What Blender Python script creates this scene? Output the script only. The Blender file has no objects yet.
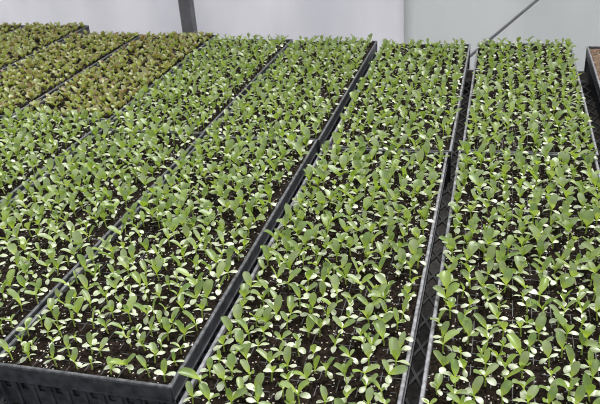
import bpy, math, random
import numpy as np
from mathutils import Matrix, Vector

S = 0.65                      # metres per unit of camera height over the tray tops
TOP = 0.805                   # height of the tray rims
C = bpy.context.scene.collection
scene = bpy.context.scene

# ------------------------------------------------------------------ camera
F, PITCH, YAW, ROLL = 721.6, math.radians(27.494), math.radians(16.561), math.radians(-4.33)
cp, sp, cy, sy = math.cos(PITCH), math.sin(PITCH), math.cos(YAW), math.sin(YAW)
fwd = Vector((-sy * cp, cy * cp, -sp))
right = Vector((cy, sy, 0))
up = right.cross(fwd)
r2 = math.cos(ROLL) * right + math.sin(ROLL) * up
u2 = -math.sin(ROLL) * right + math.cos(ROLL) * up
cam_pos = Vector((0, 0, TOP + S))
cd = bpy.data.cameras.new('camera')
cd.sensor_width = 36.0
cd.lens = F / 600 * 36.0
cd.clip_start = 0.01
cam = bpy.data.objects.new('camera', cd)
C.objects.link(cam)
cam.matrix_world = Matrix(((r2.x, u2.x, -fwd.x, cam_pos.x), (r2.y, u2.y, -fwd.y, cam_pos.y),
                           (r2.z, u2.z, -fwd.z, cam_pos.z), (0, 0, 0, 1)))
cd.dof.use_dof = True
cd.dof.focus_distance = 1.25
cd.dof.aperture_fstop = 22.0
scene.camera = cam


def project(p):
    v = Vector(p) - cam_pos
    w = v.dot(fwd)
    if w <= 0.05:
        return None
    return 300 + F * v.dot(r2) / w, 202 - F * v.dot(u2) / w, w


# ------------------------------------------------------------------ materials
def mat(name):
    m = bpy.data.materials.new(name)
    m.use_nodes = True
    nt = m.node_tree
    nt.nodes.clear()
    out = nt.nodes.new('ShaderNodeOutputMaterial')
    return m, nt, out


def N(nt, kind, **kw):
    n = nt.nodes.new(kind)
    for k, v in kw.items():
        if k in n.inputs:
            n.inputs[k].default_value = v
        else:
            setattr(n, k, v)
    return n


def ramp(nt, fac, stops, interp='LINEAR'):
    r = nt.nodes.new('ShaderNodeValToRGB')
    r.color_ramp.interpolation = interp
    e = r.color_ramp.elements
    while len(e) < len(stops):
        e.new(0.5)
    for el, (p, c) in zip(e, stops):
        el.position = p
        el.color = (*c, 1)
    nt.links.new(fac, r.inputs[0])
    return r.outputs[0]


def leaf_material(name, blade_stops, base_col, rough, trans, spec=0.5, base_from=0.05, base_to=0.55):
    """leaf tissue: pigment varies from leaf to leaf, the stalk end is paler; some light passes through"""
    m, nt, out = mat(name)
    L = nt.links.new
    geo = N(nt, 'ShaderNodeNewGeometry')
    oi = N(nt, 'ShaderNodeObjectInfo')
    add = N(nt, 'ShaderNodeMath', operation='ADD')
    L(geo.outputs['Random Per Island'], add.inputs[0])
    L(oi.outputs['Random'], add.inputs[1])
    fr = N(nt, 'ShaderNodeMath', operation='FRACT')
    L(add.outputs[0], fr.inputs[0])
    blade = ramp(nt, fr.outputs[0], blade_stops)
    uv = N(nt, 'ShaderNodeUVMap')
    sep = N(nt, 'ShaderNodeSeparateXYZ')
    L(uv.outputs[0], sep.inputs[0])
    mr = N(nt, 'ShaderNodeMapRange')
    mr.inputs[1].default_value = base_from
    mr.inputs[2].default_value = base_to
    L(sep.outputs[1], mr.inputs[0])
    mix = N(nt, 'ShaderNodeMix', data_type='RGBA')
    mix.inputs[6].default_value = (*base_col, 1)
    L(mr.outputs[0], mix.inputs[0])
    L(blade, mix.inputs[7])
    pb = N(nt, 'ShaderNodeBsdfPrincipled', Roughness=rough)
    pb.inputs['Specular IOR Level'].default_value = spec
    L(mix.outputs[2], pb.inputs['Base Color'])
    tr = N(nt, 'ShaderNodeBsdfTranslucent')
    sat = N(nt, 'ShaderNodeMix', data_type='RGBA', blend_type='MULTIPLY')
    sat.inputs[0].default_value = 1.0
    sat.inputs[7].default_value = (1.25, 1.3, 0.5, 1)
    L(mix.outputs[2], sat.inputs[6])
    L(sat.outputs[2], tr.inputs[0])
    ms = N(nt, 'ShaderNodeMixShader')
    ms.inputs[0].default_value = trans
    L(pb.outputs[0], ms.inputs[1])
    L(tr.outputs[0], ms.inputs[2])
    L(ms.outputs[0], out.inputs[0])
    return m


M_LEAF = leaf_material('green_leaf', [(0.0, (0.165, 0.26, 0.06)), (0.35, (0.22, 0.30, 0.11)), (0.7, (0.31, 0.38, 0.195)), (1.0, (0.265, 0.375, 0.07))],
                       (0.44, 0.56, 0.07), 0.34, 0.36, 0.8)
M_COT = leaf_material('pale_seed_leaf', [(0.0, (0.40, 0.46, 0.28)), (0.6, (0.49, 0.54, 0.39)), (1.0, (0.58, 0.625, 0.49))],
                      (0.44, 0.53, 0.18), 0.28, 0.2, 0.7, base_to=0.35)
M_STEM = leaf_material('green_stem', [(0.0, (0.36, 0.50, 0.08)), (1.0, (0.46, 0.55, 0.15))], (0.44, 0.50, 0.18), 0.5, 0.35)
M_BRONZE = leaf_material('bronze_leaf', [(0.0, (0.27, 0.34, 0.085)), (0.3, (0.37, 0.42, 0.17)), (0.48, (0.30, 0.27, 0.11)),
                                         (0.62, (0.24, 0.155, 0.09)), (0.76, (0.36, 0.34, 0.18)), (1.0, (0.46, 0.49, 0.28))],
                         (0.30, 0.37, 0.10), 0.36, 0.36, 0.7)


def plain(name, col, rough=0.5, spec=0.5, noise=None, metal=0.0, bump=None):
    m, nt, out = mat(name)
    L = nt.links.new
    pb = N(nt, 'ShaderNodeBsdfPrincipled', Roughness=rough, Metallic=metal)
    pb.inputs['Specular IOR Level'].default_value = spec
    pb.inputs['Base Color'].default_value = (*col, 1)
    if noise:
        scale, col2 = noise
        tc = N(nt, 'ShaderNodeTexCoord')
        nz = N(nt, 'ShaderNodeTexNoise', Scale=scale, Detail=5.0)
        L(tc.outputs['Object'], nz.inputs['Vector'])
        L(ramp(nt, nz.outputs[0], [(0.35, col), (0.65, col2)]), pb.inputs['Base Color'])
        if bump:
            b = N(nt, 'ShaderNodeBump', Strength=bump, Distance=0.002)
            L(nz.outputs[0], b.inputs['Height'])
            L(b.outputs[0], pb.inputs['Normal'])
    L(pb.outputs[0], out.inputs[0])
    return m


M_PLASTIC = plain('black_plastic', (0.028, 0.030, 0.037), 0.42, 0.5, noise=(60, (0.070, 0.073, 0.085)))
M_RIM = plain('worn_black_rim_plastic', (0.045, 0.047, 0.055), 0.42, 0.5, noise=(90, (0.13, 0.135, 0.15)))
M_CELL = plain('black_cell_sheet', (0.03, 0.03, 0.034), 0.45, 0.5, noise=(150, (0.08, 0.08, 0.085)))
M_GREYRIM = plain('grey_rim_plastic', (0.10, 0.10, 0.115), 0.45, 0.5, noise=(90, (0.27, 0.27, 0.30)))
M_PERLITE = plain('perlite', (0.72, 0.70, 0.66), 0.8, 0.3)
M_STEEL = plain('galvanised_steel', (0.035, 0.035, 0.037), 0.65, 0.3, noise=(40, (0.08, 0.08, 0.082)))
M_POST = plain('dark_grey_post_paint', (0.15, 0.15, 0.16), 0.55, 0.4, noise=(14, (0.20, 0.20, 0.215)))
M_BRACE = plain('grey_brace_paint', (0.34, 0.34, 0.37), 0.5, 0.4, noise=(20, (0.42, 0.42, 0.45)))
M_FLOOR = plain('floor_gravel', (0.035, 0.033, 0.030), 0.9, 0.2, noise=(55, (0.085, 0.08, 0.075)), bump=0.6)


def soil_material(name, dark, mid, speck):
    m, nt, out = mat(name)
    L = nt.links.new
    tc = N(nt, 'ShaderNodeTexCoord')
    nz = N(nt, 'ShaderNodeTexNoise', Scale=170.0, Detail=7.0, Roughness=0.75)
    L(tc.outputs['Object'], nz.inputs['Vector'])
    base = ramp(nt, nz.outputs[0], [(0.42, dark), (0.66, mid)])
    vo = N(nt, 'ShaderNodeTexVoronoi', Scale=260.0)
    L(tc.outputs['Object'], vo.inputs['Vector'])
    sepc = N(nt, 'ShaderNodeSeparateColor')
    L(vo.outputs['Color'], sepc.inputs[0])
    pick = N(nt, 'ShaderNodeMath', operation='GREATER_THAN')
    pick.inputs[1].default_value = speck
    L(sepc.outputs[0], pick.inputs[0])
    near = N(nt, 'ShaderNodeMath', operation='LESS_THAN')
    near.inputs[1].default_value = 0.38
    L(vo.outputs['Distance'], near.inputs[0])
    both = N(nt, 'ShaderNodeMath', operation='MULTIPLY')
    L(pick.outputs[0], both.inputs[0])
    L(near.outputs[0], both.inputs[1])
    mx = N(nt, 'ShaderNodeMix', data_type='RGBA')
    L(both.outputs[0], mx.inputs[0])
    L(base, mx.inputs[6])
    mx.inputs[7].default_value = (0.5, 0.46, 0.40, 1)
    pb = N(nt, 'ShaderNodeBsdfPrincipled', Roughness=1.0)
    pb.inputs['Specular IOR Level'].default_value = 0.08
    L(mx.outputs[2], pb.inputs['Base Color'])
    b = N(nt, 'ShaderNodeBump', Strength=0.9, Distance=0.004)
    L(nz.outputs[0], b.inputs['Height'])
    L(b.outputs[0], pb.inputs['Normal'])
    L(pb.outputs[0], out.inputs[0])
    return m


M_SOIL = soil_material('dark_potting_mix', (0.004, 0.0032, 0.0027), (0.040, 0.028, 0.021), 0.90)
M_DRYSOIL = soil_material('dry_brown_potting_mix', (0.10, 0.065, 0.045), (0.30, 0.21, 0.15), 0.9)


def film_material(name, col, col2, trans):
    m, nt, out = mat(name)
    L = nt.links.new
    tc = N(nt, 'ShaderNodeTexCoord')
    mp = N(nt, 'ShaderNodeMapping')
    mp.inputs['Scale'].default_value = (1.0, 1.0, 0.35)
    L(tc.outputs['Object'], mp.inputs[0])
    nz = N(nt, 'ShaderNodeTexNoise', Scale=3.0, Detail=4.0, Roughness=0.55)
    L(mp.outputs[0], nz.inputs['Vector'])
    c = ramp(nt, nz.outputs[0], [(0.35, col), (0.65, col2)])
    pb = N(nt, 'ShaderNodeBsdfPrincipled', Roughness=0.4)
    pb.inputs['Specular IOR Level'].default_value = 0.4
    L(c, pb.inputs['Base Color'])
    tr = N(nt, 'ShaderNodeBsdfTranslucent')
    L(c, tr.inputs[0])
    ms = N(nt, 'ShaderNodeMixShader')
    ms.inputs[0].default_value = trans
    L(pb.outputs[0], ms.inputs[1])
    L(tr.outputs[0], ms.inputs[2])
    L(ms.outputs[0], out.inputs[0])
    return m


M_FILM = film_material('milky_greenhouse_film', (0.82, 0.82, 0.86), (0.91, 0.91, 0.94), 0.58)
M_FILM2 = film_material('aged_greenhouse_film', (0.76, 0.78, 0.785), (0.83, 0.845, 0.85), 0.56)


# ------------------------------------------------------------------ mesh helpers
class MB:
    def __init__(self):
        self.v, self.f = [], []

    def quad(self, *p):
        n = len(self.v)
        self.v += [tuple(x) for x in p]
        self.f.append(tuple(range(n, n + len(p))))

    def box(self, a, b):
        x0, y0, z0 = a
        x1, y1, z1 = b
        n = len(self.v)
        self.v += [(x0, y0, z0), (x1, y0, z0), (x1, y1, z0), (x0, y1, z0), (x0, y0, z1), (x1, y0, z1), (x1, y1, z1), (x0, y1, z1)]
        self.f += [tuple(n + i for i in q) for q in ((0, 3, 2, 1), (4, 5, 6, 7), (0, 1, 5, 4), (1, 2, 6, 5), (2, 3, 7, 6), (3, 0, 4, 7))]

    def hexa(self, lo, hi):
        """lo, hi: four points each, same winding"""
        n = len(self.v)
        self.v += [tuple(p) for p in lo] + [tuple(p) for p in hi]
        self.f += [tuple(n + i for i in q) for q in ((0, 3, 2, 1), (4, 5, 6, 7), (0, 1, 5, 4), (1, 2, 6, 5), (2, 3, 7, 6), (3, 0, 4, 7))]

    def loft(self, rings, closed=True, caps=False):
        n = len(self.v)
        k = len(rings[0])
        for r in rings:
            self.v += [tuple(p) for p in r]
        for i in range(len(rings) - 1):
            for j in range(k if closed else k - 1):
                j2 = (j + 1) % k
                self.f.append((n + i * k + j, n + i * k + j2, n + (i + 1) * k + j2, n + (i + 1) * k + j))
        if caps:
            self.f.append(tuple(n + j for j in range(k))[::-1])
            self.f.append(tuple(n + (len(rings) - 1) * k + j for j in range(k)))

    def tube(self, a, b, ra, rb=None, k=16):
        a, b = Vector(a), Vector(b)
        rb = ra if rb is None else rb
        d = (b - a).normalized()
        s = d.cross(Vector((0, 0, 1)) if abs(d.z) < 0.95 else Vector((1, 0, 0))).normalized()
        t = s.cross(d)
        ring = lambda c, r: [c + r * (math.cos(q) * s + math.sin(q) * t) for q in (2 * math.pi * i / k for i in range(k))]
        self.loft([ring(a, ra), ring(b, rb)], caps=True)

    def mesh(self, name, material, smooth=False):
        me = bpy.data.meshes.new(name)
        me.from_pydata(self.v, [], self.f)
        me.materials.append(material)
        if smooth:
            me.polygons.foreach_set('use_smooth', [True] * len(me.polygons))
        me.update()
        return me

    def obj(self, name, material, parent=None, smooth=False):
        o = bpy.data.objects.new(name, self.mesh(name, material, smooth))
        C.objects.link(o)
        o.parent = parent
        return o


def empty(name, loc=(0, 0, 0), rz=0.0):
    o = bpy.data.objects.new(name, None)
    o.empty_display_size = 0.02
    C.objects.link(o)
    o.location = loc
    o.rotation_euler = (0, 0, rz)
    return o


def tag(o, label, cat, group=None, kind=None):
    o['label'] = label
    o['category'] = cat
    if group:
        o['group'] = group
    if kind:
        o['kind'] = kind
    return o


# ------------------------------------------------------------------ setting
fl = MB()
fl.box((-8, -3, -0.05), (5, 7, 0))
o = fl.obj('floor', M_FLOOR)
o['kind'] = 'structure'

WALL_Y = 3.28


def film_panel(name, x0, x1, y, material, seed):
    rng = random.Random(seed)
    nx, nz = int((x1 - x0) / 0.05), 30
    ph = [rng.uniform(0, 6.28) for _ in range(6)]
    b = MB()
    rings = []
    for j in range(nz + 1):
        z = 2.3 * j / nz
        row = []
        for i in range(nx + 1):
            x = x0 + (x1 - x0) * i / nx
            d = 0.010 * math.sin(4.1 * x + ph[0] + 0.5 * z) + 0.006 * math.sin(11 * x + ph[1] + 1.1 * math.sin(2 * z + ph[2])) \
                + 0.004 * math.sin(7 * x + 5 * z + ph[3]) + 0.003 * math.sin(23 * x + ph[4] - 2 * z)
            row.append((x, y + d, z))
        rings.append(row)
    b.loft(rings, closed=False)
    ob = b.obj(name, material, smooth=True)
    ob['kind'] = 'structure'
    sm = ob.modifiers.new('thickness', 'SOLIDIFY')
    sm.thickness = 0.0008
    return ob


film_panel('wall_back', -7.0, -0.42, WALL_Y, M_FILM, 3)
film_panel('wall_back_end', -0.42, 4.5, WALL_Y, M_FILM2, 3)

bb_ = MB()  # added board: hides the bright film so the gaps between trays read dark
bb_.box((-7, WALL_Y - 0.045, 0.0), (4.5, WALL_Y - 0.018, 0.42))
o = bb_.obj('added_dark_backing', plain('dark_backing_board', (0.05, 0.043, 0.038), 0.8, 0.2, noise=(9, (0.085, 0.075, 0.065))))
o['kind'] = 'structure'

# dark steel post in front of the film, and the slanting brace
pb_ = MB()
PX, PY, PW = -1.44, WALL_Y - 0.075, 0.058
pb_.box((PX - PW / 2, PY - PW / 2, 0.008), (PX + PW / 2, PY + PW / 2, 2.3))
post = pb_.obj('support_post', M_POST)
bv = post.modifiers.new('bevel', 'BEVEL')
bv.width = 0.006
bv.segments = 2
tag(post, 'dark grey square post standing before the pale film wall behind the trays', 'post')
pp = MB()
pp.box((PX - 0.07, PY - 0.06, 0.0), (PX + 0.07, PY + 0.06, 0.008))
pp.obj('base_plate', M_POST, post)

# slanting brace rod from the floor to the top rail
br = MB()
ba, bb = Vector((-0.652, WALL_Y - 0.07, 0.01)), Vector((1.83, WALL_Y - 0.07, 2.29))
br.tube(ba, bb, 0.0065, k=12)
brace = br.obj('brace_rod', M_BRACE, smooth=True)
tag(brace, 'thin grey brace rod slanting across the film wall behind the trays', 'brace rod')
tr_ = MB()
tr_.box((-7, WALL_Y - 0.09, 2.28), (4.5, WALL_Y - 0.05, 2.33))
o = tr_.obj('trim_1', M_POST)
o['kind'] = 'structure'

# ------------------------------------------------------------------ bench with an expanded-metal top
BZ = TOP - 0.080              # the level the trays stand on
BX0, BX1, BY0, BY1 = -2.20, 0.62, 0.42, 2.19
bench = empty('greenhouse_bench', (0, 0, 0))
tag(bench, 'galvanised greenhouse bench with an open diamond mesh top under the plug trays', 'bench')
mt = MB()
pw, pl, rw = 0.032, 0.068, 0.0022   # diamond width, length, half width of a strand


def strands(sign):
    ang = math.atan2(pl, pw * sign)
    dx, dy = math.cos(ang), math.sin(ang)
    n0 = int((BX1 - BX0 + (BY1 - BY0) * pw / pl) / pw) + 2
    for i in range(-1, n0):
        x = (BX0 - (BY1 - BY0) * pw / pl + i * pw) if sign > 0 else BX0 + i * pw
        # clip the line (x, BY0) + t (dx, dy) to the bench
        t0, t1 = 0.0, (BY1 - BY0) / dy
        for lim, lo in ((BX0, True), (BX1, False)):
            t = (lim - x) / dx
            if (dx > 0) == lo:
                t0 = max(t0, t)
            else:
                t1 = min(t1, t)
        if t1 - t0 < 0.01:
            continue
        a, b = Vector((x + t0 * dx, BY0 + t0 * dy, 0)), Vector((x + t1 * dx, BY0 + t1 * dy, 0))
        s = Vector((-dy, dx, 0)) * rw
        z0, z1 = Vector((0, 0, BZ - 0.004)), Vector((0, 0, BZ - (0.0002 if sign > 0 else 0.0004)))
        mt.hexa([a - s + z0, b - s + z0, b + s + z0, a + s + z0], [a - s + z1, b - s + z1, b + s + z1, a + s + z1])


strands(1)
strands(-1)
mt.obj('mesh_top', M_STEEL, bench)
for a, b in (((BX0 - 0.03, BY0 - 0.03, BZ - 0.05), (BX0, BY1 + 0.03, BZ - 0.001)), ((BX1, BY0 - 0.03, BZ - 0.05), (BX1 + 0.03, BY1 + 0.03, BZ - 0.001)),
             ((BX0, BY0 - 0.03, BZ - 0.05), (BX1, BY0, BZ - 0.001)), ((BX0, BY1, BZ - 0.05), (BX1, BY1 + 0.03, BZ - 0.001))):
    q = MB()
    q.box(a, b)
    q.obj('frame_rail', M_STEEL, bench)
for x in (BX0 + 0.1, -0.7, BX1 - 0.1):
    for y in (BY0 + 0.15, BY1 - 0.3):
        q = MB()
        q.tube((x, y, 0), (x, y, BZ - 0.052), 0.021)
        q.obj('leg', M_STEEL, bench, smooth=True)
    q = MB()
    q.box((x - 0.02, BY0, BZ - 0.05), (x + 0.02, BY1, BZ - 0.006))
    q.obj('cross_bar', M_STEEL, bench)

# ------------------------------------------------------------------ trays
NC, NR = 10, 30
TW, TL = 0.432 * S, 1.300 * S
RIM = 0.0058
CX, CY = (TW - 2 * RIM) / NC, (TL - 2 * RIM) / NR
TH = 0.080                    # tray height, bench to rim
SOILZ = -0.007                # soil level under the rim


def wall_with_slots(b, p0, p1, out, length):
    """one long side: a smooth band, a ledge, then a slotted skirt down to the bench. p0, p1 top corners, out = outward normal"""
    p0, p1, out = Vector(p0), Vector(p1), Vector(out)
    d = (p1 - p0).normalized()
    Z = Vector((0, 0, 1))
    th = 0.0016

    def slab(s0, s1, z0, z1, inset0, inset1):
        a, c = p0 + d * s0, p0 + d * s1
        lo = [a - out * (inset0 + th) + Z * z0, c - out * (inset0 + th) + Z * z0, c - out * inset0 + Z * z0, a - out * inset0 + Z * z0]
        hi = [a - out * (inset1 + th) + Z * z1, c - out * (inset1 + th) + Z * z1, c - out * inset1 + Z * z1, a - out * inset1 + Z * z1]
        b.hexa(lo, hi)

    slab(0, length, -0.027, -0.0015, 0.0022, 0.0008)          # smooth upper band
    slab(0, length, -0.030, -0.027, 0.0005, 0.0005)           # ledge line
    slab(0, length, -0.034, -0.030, 0.0045, 0.0040)           # skirt above the slots
    slab(0, length, -TH, -0.047, 0.0085, 0.0056)              # skirt under the slots
    n = max(4, int(round(length / 0.0275)))
    st = length / n
    for i in range(n + 1):
        s = i * st
        slab(max(0, s - st * 0.32), min(length, s + st * 0.32), -0.047, -0.034, 0.0056, 0.0045)
        slab(max(0, s - st * 0.10), min(length, s + st * 0.10), -TH, -0.034, 0.0055, 0.0030)   # upright stiffening rib


def build_tray_meshes():
    w = MB()
    wall_with_slots(w, (0, 0, 0), (TW, 0, 0), (0, -1, 0), TW)
    wall_with_slots(w, (TW, TL, 0), (0, TL, 0), (0, 1, 0), TW)
    wall_with_slots(w, (TW, 0, 0), (TW, TL, 0), (1, 0, 0), TL)
    wall_with_slots(w, (0, TL, 0), (0, 0, 0), (-1, 0, 0), TL)
    r = MB()
    # rolled rim: outer lip, rounded crown, inner drop
    prof = [(0.0, -0.0045), (0.0, -0.0010), (0.0010, 0.0), (0.0040, 0.0), (0.0052, -0.0010), (RIM, SOILZ - 0.002)]

    def ring(i, z):
        return [(i, i, z), (TW - i, i, z), (TW - i, TL - i, z), (i, TL - i, z)]
    r.loft([ring(i, z) for i, z in prof])
    c = MB()
    dz, hw = -0.0071, 0.0006
    for i in range(1, NC):
        x = RIM + i * CX
        c.hexa([(x - 2 * hw, RIM - 0.002, -0.016), (x + 2 * hw, RIM - 0.002, -0.016), (x + 2 * hw, TL - RIM + 0.002, -0.016), (x - 2 * hw, TL - RIM + 0.002, -0.016)],
               [(x - hw, RIM - 0.002, dz), (x + hw, RIM - 0.002, dz), (x + hw, TL - RIM + 0.002, dz), (x - hw, TL - RIM + 0.002, dz)])
    for j in range(1, NR):
        y = RIM + j * CY
        c.hexa([(RIM - 0.002, y - 2 * hw, -0.016), (TW - RIM + 0.002, y - 2 * hw, -0.016), (TW - RIM + 0.002, y + 2 * hw, -0.016), (RIM - 0.002, y + 2 * hw, -0.016)],
               [(RIM - 0.002, y - hw, dz - 0.0002), (TW - RIM + 0.002, y - hw, dz - 0.0002), (TW - RIM + 0.002, y + hw, dz - 0.0002), (RIM - 0.002, y + hw, dz - 0.0002)])
    # tapered cell bodies seen through the slots (outer cells only)
    for i in range(NC):
        for j in range(NR):
            if 0 < i < NC - 1 and 0 < j < NR - 1:
                continue
            x, y = RIM + (i + .5) * CX, RIM + (j + .5) * CY
            a, t = 0.0085, 0.0115
            c.hexa([(x - a, y - a, -TH + 0.003), (x + a, y - a, -TH + 0.003), (x + a, y + a, -TH + 0.003), (x - a, y + a, -TH + 0.003)],
                   [(x - t, y - t, -0.016), (x + t, y - t, -0.016), (x + t, y + t, -0.016), (x - t, y + t, -0.016)])
    two_tone_rim = r.mesh('rim', M_RIM)
    two_tone_rim.materials.append(M_GREYRIM)
    for q in two_tone_rim.polygons:                       # long flanges grey, end flanges black
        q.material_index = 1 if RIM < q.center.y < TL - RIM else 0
    return w.mesh('side_wall', M_PLASTIC), r.mesh('rim', M_RIM), two_tone_rim, c.mesh('cell_sheet', M_CELL)


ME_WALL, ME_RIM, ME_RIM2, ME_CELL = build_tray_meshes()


def soil_mesh(seed, material, rough=1.0):
    rng = np.random.default_rng(seed)
    k = 4
    nx, ny = NC * k, NR * k
    gx, gy = np.meshgrid(np.linspace(RIM - 0.001, TW - RIM + 0.001, nx + 1), np.linspace(RIM - 0.001, TL - RIM + 0.001, ny + 1))
    u, v = np.meshgrid(np.arange(nx + 1) % k / k, np.arange(ny + 1) % k / k)
    dome = np.sin(np.pi * u) * np.sin(np.pi * v)
    z = SOILZ - 0.0004 + 0.0020 * dome + rng.normal(0, 0.0013 * rough, gx.shape)
    V = np.stack([gx, gy, z], -1).reshape(-1, 3)
    i, j = np.meshgrid(np.arange(nx), np.arange(ny))
    a = (j * (nx + 1) + i).ravel()
    Fq = np.stack([a, a + 1, a + nx + 2, a + nx + 1], -1)
    me = bpy.data.meshes.new('potting_soil')
    me.from_pydata(V.tolist(), [], Fq.tolist())
    me.materials.append(material)
    me.polygons.foreach_set('use_smooth', [True] * len(me.polygons))
    return me


def perlite_mesh(seed, n):
    rng = random.Random(seed)
    b = MB()
    for _ in range(n):
        x, y = rng.uniform(RIM + .002, TW - RIM - .002), rng.uniform(RIM + .002, TL - RIM - .002)
        s = rng.choice((0.0009, 0.0012, 0.0015, 0.0021, 0.0028))
        z = SOILZ + 0.0012
        base = [Vector((math.cos(a), math.sin(a), rng.uniform(-.3, .3))) for a in (rng.uniform(-.4, .4) + q * math.pi / 2.5 for q in range(5))]
        k = len(b.v)
        b.v += [(x + p.x * s * rng.uniform(.7, 1.2), y + p.y * s * rng.uniform(.7, 1.2), z + p.z * s) for p in base]
        b.v += [(x, y, z + s * .9), (x, y, z - s * .9)]
        for q in range(5):
            b.f += [(k + q, k + (q + 1) % 5, k + 5), (k + (q + 1) % 5, k + q, k + 6)]
    return b.mesh('perlite', M_PERLITE)


# key: (right rim x, front y) in camera heights, heading, tray words, soil words, perlite count, seedlings
TRAYS = [
    ('C0', -0.141, 0.955, 0.0, 'black plug tray of green seedlings just right of the tray showing its slotted wall', 'green', 130),
    ('B0', 0.324, 0.975, 0.0, 'plug tray at the right end of the front row, full of green seedlings', 'green', 130),
    ('D0', -0.606, 1.014, 0.0, 'black plug tray whose slotted front wall shows at the bottom left corner', 'green', 300),
    ('E0', -1.052, 1.040, 0.0, 'plug tray in the front row, just left of the tray showing its slotted wall', 'green', 130),
    ('F0', -1.505, 1.150, 0.4, 'leftmost front row plug tray, in front of the bronze seedlings', 'green', 130),
    ('B1', 0.332, 2.280, 0.0, 'plug tray at the right end of the back row of green seedlings', 'green', 60),
    ('C1', -0.132, 2.262, 0.0, 'back row plug tray of green seedlings, second from the right end', 'green', 60),
    ('D1', -0.600, 2.318, 0.0, 'back row plug tray of green seedlings, third from the right end', 'green', 60),
    ('E1', -1.056, 2.344, 0.0, 'back row plug tray of green seedlings beside the bronze ones', 'green', 60),
    ('F1', -1.504, 2.425, 0.7, 'back row plug tray of bronze seedlings beside the green ones', 'bronze', 120),
    ('G1', -1.965, 2.440, 0.5, 'middle one of the three plug trays of bronze seedlings', 'bronze', 120),
    ('H1', -2.440, 2.650, 0.0, 'bronze seedling tray whose dark back corner juts up beyond the other trays', 'bronze', 120),
    ('I1', -2.890, 2.660, 0.0, 'bronze seedling tray at the far left, only its back end showing', 'bronze', 60),
    ('A1', 0.398 + 0.432, 2.235, 0.0, 'tray of bare brown soil at the far right edge of the bench', 'bare', 120),
]
SOIL_LABEL = {'C0': 'dark potting soil in the tray just right of the slotted wall tray', 'B0': 'dark potting soil in the front row tray at the right end',
              'D0': 'dark potting soil speckled white in the tray with the slotted front wall', 'E0': 'dark potting soil in the tray left of the slotted wall tray',
              'F0': 'dark potting soil in the leftmost front row tray', 'B1': 'dark potting soil in the back row tray at the right end',
              'C1': 'dark potting soil in the back row tray second from the right end', 'D1': 'dark potting soil in the back row tray third from the right end',
              'E1': 'dark potting soil in the green back row tray beside the bronze seedlings', 'F1': 'dark potting soil under the bronze seedlings nearest the green ones',
              'G1': 'dark potting soil under the middle tray of bronze seedlings', 'H1': 'potting soil in the bronze seedling tray set furthest back', 'I1': 'potting soil in the bronze seedling tray at the far left',
              'A1': 'bare dry brown soil in the tray at the far right edge'}
tray_M = {}
for n, (key, xr, yf, rz, label, what, perl) in enumerate(TRAYS):
    rz = math.radians(rz)
    loc = (xr * S - TW * math.cos(rz), yf * S, TOP)
    t = empty('plug_tray', loc, rz)
    tag(t, label, 'plug tray', 'plug trays set side by side on the bench')
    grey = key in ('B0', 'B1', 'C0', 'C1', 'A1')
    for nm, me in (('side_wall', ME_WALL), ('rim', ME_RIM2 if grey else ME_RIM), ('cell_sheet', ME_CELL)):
        q = bpy.data.objects.new(nm, me)
        C.objects.link(q)
        q.parent = t
    s = bpy.data.objects.new('potting_soil', soil_mesh(100 + n, M_DRYSOIL if key == 'A1' else M_SOIL))
    C.objects.link(s)
    s.location, s.rotation_euler = loc, (0, 0, rz)
    tag(s, SOIL_LABEL[key], 'soil', 'potting soil filling the plug trays', 'stuff')
    pq = bpy.data.objects.new('perlite', perlite_mesh(200 + n, perl))
    C.objects.link(pq)
    pq.parent = s
    pq['kind'] = 'stuff'
    pq['label'] = 'white perlite crumbs'
    tray_M[key] = np.array(Matrix.Translation(loc) @ Matrix.Rotation(rz, 4, 'Z'))

# ------------------------------------------------------------------ seedlings
def leaf_arrays(L, W, kind, curl, cup, wave, nu, nv):
    """a blade growing along +Y from the origin, its upper face to +Z; UV v runs from stalk to tip"""
    V, UV, Fq = [], [], []
    for j in range(nv + 1):
        t = j / nv
        if kind == 'true':        # spoon-shaped: stalk, widening, round tip
            w = 0.15 + 0.85 * math.sin(0.5 * math.pi * max(0.0, min(1.0, (t - 0.06) / 0.46))) ** 1.15
            w *= math.sqrt(max(0.0, 1 - (max(0.0, t - 0.60) / 0.40) ** 2.4))
        elif kind == 'cot':       # oval seed leaf with a short stalk
            w = 0.24 + 0.76 * max(0.0, min(1.0, (t - 0.12) / 0.35)) ** 1.1
            w *= math.sqrt(max(0.0, 1 - (max(0.0, t - 0.52) / 0.48) ** 2.2))
        else:                     # small rounded salad leaf
            w = 0.16 + 0.84 * max(0.0, min(1.0, (t - 0.06) / 0.5))
            w *= math.sqrt(max(0.0, 1 - (max(0.0, t - 0.6) / 0.4) ** 2.2))
        w = max(w, 0.05)
        a = curl * t
        if abs(curl) > 1e-3:
            y, z = L * math.sin(a) / curl, -L * (1 - math.cos(a)) / curl
        else:
            y, z = L * t, 0.0
        ny, nz = math.sin(a), math.cos(a)
        for i in range(nu + 1):
            u = 2 * i / nu - 1
            x = 0.5 * W * w * u
            h = cup * W * w * (u * u) + wave * W * math.sin(9 * t + 2.2 * u) * abs(u) * t
            V.append((x, y + ny * h, z + nz * h))
            UV.append((0.5 + 0.5 * u, t))
    for j in range(nv):
        for i in range(nu):
            a = j * (nu + 1) + i
            Fq.append((a, a + 1, a + nu + 2, a + nu + 1))
    return np.array(V), np.array(UV), np.array(Fq)


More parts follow.
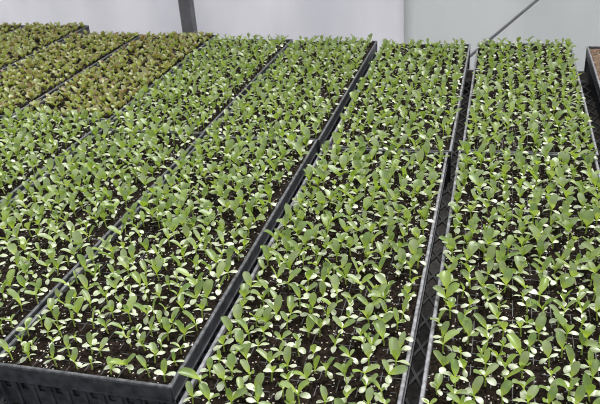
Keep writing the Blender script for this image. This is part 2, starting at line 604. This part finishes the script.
def stem_arrays(k=6):
    V, UV, Fq = [], [], []
    for z, r in ((0, 1.25), (0.35, 1.0), (0.75, 0.95), (1.0, 0.8)):
        for q in range(k):
            V.append((0.0011 * r * math.cos(2 * math.pi * q / k), 0.0011 * r * math.sin(2 * math.pi * q / k), z * 0.010))
            UV.append((q / k, z))
    for j in range(3):
        for q in range(k):
            Fq.append((j * k + q, j * k + (q + 1) % k, (j + 1) * k + (q + 1) % k, (j + 1) * k + q))
    return np.array(V), np.array(UV), np.array(Fq)


SHAPES = {}
vr = random.Random(11)
for i in range(10):
    SHAPES['leaf%d' % i] = ('true', 0.027, 0.027 * vr.uniform(0.40, 0.53), vr.uniform(0.1, 0.8), vr.uniform(0.08, 0.3), vr.uniform(-0.05, 0.05))
for i in range(5):
    SHAPES['cot%d' % i] = ('cot', 0.0165, 0.0165 * vr.uniform(0.45, 0.56), vr.uniform(0.7, 1.5), vr.uniform(-0.14, 0.05), 0.0)
for i in range(8):
    SHAPES['salad%d' % i] = ('salad', 0.022, 0.022 * vr.uniform(0.42, 0.58), vr.uniform(0.3, 1.1), vr.uniform(0.05, 0.25), vr.uniform(-0.1, 0.1))
MAT_OF = {'leaf': M_LEAF, 'cot': M_COT, 'stem': M_STEM, 'salad': M_BRONZE}
PART_NAME = {'leaf': 'leaf', 'cot': 'seed_leaf', 'stem': 'stem', 'salad': 'leaf'}


def base_of(key):
    return key.rstrip('0123456789')


def mesh_from(name, V, UV, Fq, mats, mi=None):
    me = bpy.data.meshes.new(name)
    me.vertices.add(len(V))
    me.vertices.foreach_set('co', np.asarray(V, np.float32).ravel())
    me.loops.add(len(Fq) * 4)
    me.loops.foreach_set('vertex_index', np.asarray(Fq, np.int32).ravel())
    me.polygons.add(len(Fq))
    me.polygons.foreach_set('loop_start', np.arange(0, len(Fq) * 4, 4, dtype=np.int32))
    me.polygons.foreach_set('loop_total', np.full(len(Fq), 4, np.int32))
    for m in mats:
        me.materials.append(m)
    if mi is not None:
        me.polygons.foreach_set('material_index', np.asarray(mi, np.int32))
    uv = me.uv_layers.new(name='UVMap')
    uv.data.foreach_set('uv', np.asarray(UV, np.float32)[np.asarray(Fq).ravel()].ravel())
    me.polygons.foreach_set('use_smooth', [True] * len(Fq))
    me.update(calc_edges=True)
    me.validate()
    return me


ARR_HI = {k: leaf_arrays(s[1], s[2], s[0], s[3], s[4], s[5], 6, 10) for k, s in SHAPES.items()}
ARR_LO = {k: leaf_arrays(s[1], s[2], s[0], s[3], s[4], s[5], 2, 6) for k, s in SHAPES.items()}
ARR_HI['stem'] = ARR_LO['stem'] = stem_arrays()
PART_MESH = {k: mesh_from(PART_NAME[base_of(k)], *a, [MAT_OF[base_of(k)]]) for k, a in ARR_HI.items()}


def M4(loc, az, elev, roll, sc):
    """blade along +Y: raise by elev, roll about itself, turn to az"""
    return np.array(Matrix.Translation(loc) @ Matrix.Rotation(az, 4, 'Z') @ Matrix.Rotation(elev, 4, 'X')
                    @ Matrix.Rotation(roll, 4, 'Y') @ Matrix.Diagonal((sc[0], sc[1], sc[2], 1)))


def seedling(rng, size, dense=False):
    """parts of one green seedling, and a word for its look"""
    r = math.radians
    parts = []
    hst = rng.uniform(0.0095, 0.0165) * (0.8 + 0.2 * size)
    lean = (rng.uniform(-.0025, .0025), rng.uniform(-.0025, .0025))
    st = np.array(Matrix(((1, 0, lean[0] / 0.010, 0), (0, 1, lean[1] / 0.010, 0), (0, 0, hst / 0.010, 0), (0, 0, 0, 1))))
    parts.append(('stem', st))
    top = Vector((lean[0], lean[1], hst))
    az = rng.uniform(0, 2 * math.pi)
    for k in range(2):
        s = rng.uniform(0.85, 1.15) * (0.45 + 0.55 * size)
        parts.append(('cot%d' % rng.randrange(5), M4(top - Vector((0, 0, rng.uniform(.0003, .0015))), az + k * math.pi + r(rng.uniform(-20, 20)),
                                                      r(rng.uniform(10, 42)), r(rng.uniform(-18, 18)), (s, s, s))))
    p = rng.random()
    az2 = az + math.pi / 2 + r(rng.uniform(-25, 25))
    if p < 0.14:                                    # only just opening
        look, ls = 'small', [rng.uniform(.35, .6), rng.uniform(.3, .5)]
    elif p < 0.40:
        look, ls = 'lopsided', [rng.uniform(.85, 1.15), rng.uniform(.3, .5)]
    elif p < 0.82:
        look, ls = 'twin-leaved', [rng.uniform(.8, 1.1), rng.uniform(.7, 1.0)]
    else:
        look, ls = 'leafy', [rng.uniform(.9, 1.15), rng.uniform(.8, 1.05), rng.uniform(.45, .7)]
    if dense and len(ls) == 2:
        ls += [rng.uniform(.55, .9), rng.uniform(.45, .75)]
        look = 'bushy' if look == 'twin-leaved' else look
    for k, l in enumerate(ls):
        l *= size
        l = min(l, 1.36)
        a = az2 + (k * math.pi if k < 2 else math.pi * (k - 1.5)) + r(rng.uniform(-30, 30))
        e = rng.uniform(42, 82) if k < 2 else rng.uniform(60, 85)
        parts.append(('leaf%d' % rng.randrange(10), M4(top, a, r(e), r(rng.uniform(-25, 25)), (l * rng.uniform(.88, 1.12), l, l))))
    return look, parts


def bronze(rng, size):
    r = math.radians
    parts = []
    az = rng.uniform(0, 6.28)
    n = rng.choice((5, 6, 6, 7))
    for k in range(n):
        l = size * rng.uniform(.75, 1.15)
        parts.append(('salad%d' % rng.randrange(8), M4((0, 0, 0.002), az + k * 2.4 + r(rng.uniform(-20, 20)), r(rng.uniform(50, 86)),
                                                       r(rng.uniform(-20, 20)), (l, l, l))))
    return 'bronze', parts


def cell_base(key, i, j, rng):
    p = np.array([RIM + (i + .5) * CX + rng.uniform(-.0068, .0068), RIM + (j + .5) * CY + rng.uniform(-.0068, .0068), SOILZ + 0.0008, 1])
    return tray_M[key] @ p


plants = []          # (distance, key, i, j, world matrix, look, parts)
for key, xr, yf, rz, label, what, perl in TRAYS:
    if what == 'bare':
        continue
    rng = random.Random('seed' + key)
    for i in range(NC):
        for j in range(NR):
            empty_cell = rng.random() < (0.07 if key == 'D0' and j < 3 else 0.035)
            base = cell_base(key, i, j, rng)
            if what == 'green':
                size = rng.uniform(0.78, 1.14) if key[1] == '0' else rng.uniform(0.82, 1.10)
                if key[1] == '0':
                    size *= 0.98 + 0.09 * min(1.0, max(0.0, (j - 4) / 10))
                if key[1] == '0' and j > 27:
                    size *= 1.06
                if key == 'D0' and j < 3:
                    size *= 0.85
                if key[1] == '1' and j > 27:
                    size *= 0.8
                look, parts = seedling(rng, size, key[1] == '1' or j > 12)
            else:
                look, parts = bronze(rng, rng.uniform(0.82, 1.2))
            if empty_cell:
                continue
            pr = project(base[:3])
            if pr is None or not (-45 < pr[0] < 645 and -30 < pr[1] < 450):
                continue
            W = np.eye(4)
            W[:3, 3] = base[:3]
            plants.append((pr[2], key, i, j, W, look, parts, pr, what))


def seen(p):
    x, y = p[7][0], p[7][1]
    return 9 < x < 591 and 2 < y < 396


def split(what, n):
    mine = sorted((p for p in plants if p[8] == what), key=lambda p: p[0])
    near = [p for p in mine if seen(p)][:n]
    ids = set(id(p) for p in near)
    return near, [p for p in mine if id(p) not in ids]


def baked(name, group):
    """many seedlings as one mesh"""
    Vs, UVs, Fs, Ms = [], [], [], []
    keys = ['leaf', 'cot', 'stem', 'salad']
    off = 0
    for p in group:
        arr = ARR_HI if p[0] < 1.25 else ARR_LO
        for k, m in p[6]:
            V, UV, Fq = arr[k]
            T = p[4] @ m
            Vs.append(V @ T[:3, :3].T + T[:3, 3])
            UVs.append(UV)
            Fs.append(Fq + off)
            Ms.append(np.full(len(Fq), keys.index(base_of(k))))
            off += len(V)
    return mesh_from(name, np.concatenate(Vs), np.concatenate(UVs), np.concatenate(Fs), [MAT_OF[k] for k in keys], np.concatenate(Ms))


ORD = ['', 'first', 'second', 'third', 'fourth', 'fifth', 'sixth', 'seventh', 'eighth', 'ninth', 'tenth', 'eleventh', 'twelfth', 'thirteenth', 'fourteenth',
       'fifteenth', 'sixteenth', 'seventeenth', 'eighteenth', 'nineteenth', 'twentieth', 'twenty-first', 'twenty-second', 'twenty-third', 'twenty-fourth',
       'twenty-fifth', 'twenty-sixth', 'twenty-seventh', 'twenty-eighth', 'twenty-ninth', 'thirtieth']
TRAY_WORDS = {'C0': ('left', 'tray right of slotted-wall tray'), 'B0': ('left', 'right-end front tray'), 'D0': ('right', 'slotted-wall tray'), 'E0': ('right', 'tray left of slotted-wall tray'),
              'F0': ('right', 'leftmost front tray'), 'F1': ('right', 'bronze tray beside greens'), 'G1': ('right', 'middle bronze tray'), 'H1': ('right', 'rearmost bronze tray'), 'I1': ('right', 'far-left bronze tray')}
GROUP_WORDS = {'C0': 'seedlings in the tray right of the slotted-wall tray', 'B0': 'seedlings in the right-end front tray', 'D0': 'seedlings in the slotted-wall tray',
               'E0': 'seedlings in the tray left of the slotted-wall tray', 'F0': 'seedlings in the leftmost front tray',
               'F1': 'bronze seedlings', 'G1': 'bronze seedlings', 'H1': 'bronze seedlings', 'I1': 'bronze seedlings'}


def labels_for(near, look_words):
    """file = a line of cells running away from the camera, counted from a rim; place = nth seedling along it from the near end"""
    out = {}
    for key in set(p[1] for p in near):
        rim, words = TRAY_WORDS[key]
        for i in range(NC):
            line = sorted((p for p in near if p[1] == key and p[2] == i), key=lambda p: p[3])
            f = i + 1 if rim == 'left' else NC - i
            for n, p in enumerate(line):
                out[id(p)] = '%s seedling %s from bottom, %s file from %s rim, %s' % (look_words(p), ORD[n + 1], ORD[f], rim, words)
    return out


near, rest = split('green', 300)
lab = labels_for(near, lambda p: p[5] + ' green')
protos = {k: bpy.data.objects.new(PART_NAME[base_of(k)], me) for k, me in PART_MESH.items()}
for p in near:
    e = bpy.data.objects.new('green_seedling', None)
    e.empty_display_size = 0.01
    C.objects.link(e)
    e.location = p[4][:3, 3]
    tag(e, lab[id(p)], 'seedling', GROUP_WORDS[p[1]])
    for k, m in p[6]:
        q = protos[k].copy()
        C.objects.link(q)
        q.parent = e
        q.matrix_local = Matrix(m.tolist())
for q in protos.values():
    bpy.data.objects.remove(q)
o = bpy.data.objects.new('green_foliage', baked('green_foliage', rest))
C.objects.link(o)
tag(o, 'hundreds of small green seedlings filling the trays further back', 'seedlings', None, 'stuff')

near, rest = split('bronze', 300)
lab = labels_for(near, lambda p: 'small bronze-green')
KINDS = []
kr = random.Random(77)
for n in range(14):
    KINDS.append(None)
for n, p in enumerate(near):
    me = baked('bronze_seedling', [(p[0], p[1], 0, 0, np.eye(4), '', p[6])])
    e = bpy.data.objects.new('bronze_seedling', me)
    C.objects.link(e)
    e.location = p[4][:3, 3]
    tag(e, lab[id(p)], 'seedling', GROUP_WORDS[p[1]])
o = bpy.data.objects.new('bronze_foliage', baked('bronze_foliage', rest))
C.objects.link(o)
tag(o, 'bronze and green seedlings crowding the far end of the trays at back left', 'seedlings', None, 'stuff')

# ------------------------------------------------------------------ light: bright overcast daylight coming through the greenhouse cover
wd = bpy.data.worlds.new('overcast_sky')
scene.world = wd
wd.use_nodes = True
nt = wd.node_tree
nt.nodes.clear()
wo = nt.nodes.new('ShaderNodeOutputWorld')
bg = nt.nodes.new('ShaderNodeBackground')
tc = nt.nodes.new('ShaderNodeTexCoord')
sx = nt.nodes.new('ShaderNodeSeparateXYZ')
nt.links.new(tc.outputs['Generated'], sx.inputs[0])
nt.links.new(ramp(nt, sx.outputs[2], [(0.0, (0.30, 0.305, 0.32)), (0.3, (0.62, 0.63, 0.65)), (1.0, (1.0, 1.0, 1.0))]), bg.inputs[0])
bg.inputs[1].default_value = 0.95
nt.links.new(bg.outputs[0], wo.inputs[0])

sd = bpy.data.lights.new('sun', 'SUN')
sd.energy = 3.6
sd.angle = math.radians(40)
sd.color = (1.0, 0.98, 0.94)
sun = bpy.data.objects.new('sun', sd)
C.objects.link(sun)
d = Vector((0.40, 0.66, 1.15)).normalized()      # towards the sun: high, beyond the far end of the bench
sun.rotation_euler = d.to_track_quat('Z', 'Y').to_euler()
sun.location = (0, 0, 4)

scene.cycles.filter_width = 1.0
vs = scene.view_settings
scene.display_settings.display_device = 'sRGB'
vs.view_transform = 'Standard'
vs.look = 'None'
vs.exposure = 0.42
vs.gamma = 1.0
vs.use_curve_mapping = False
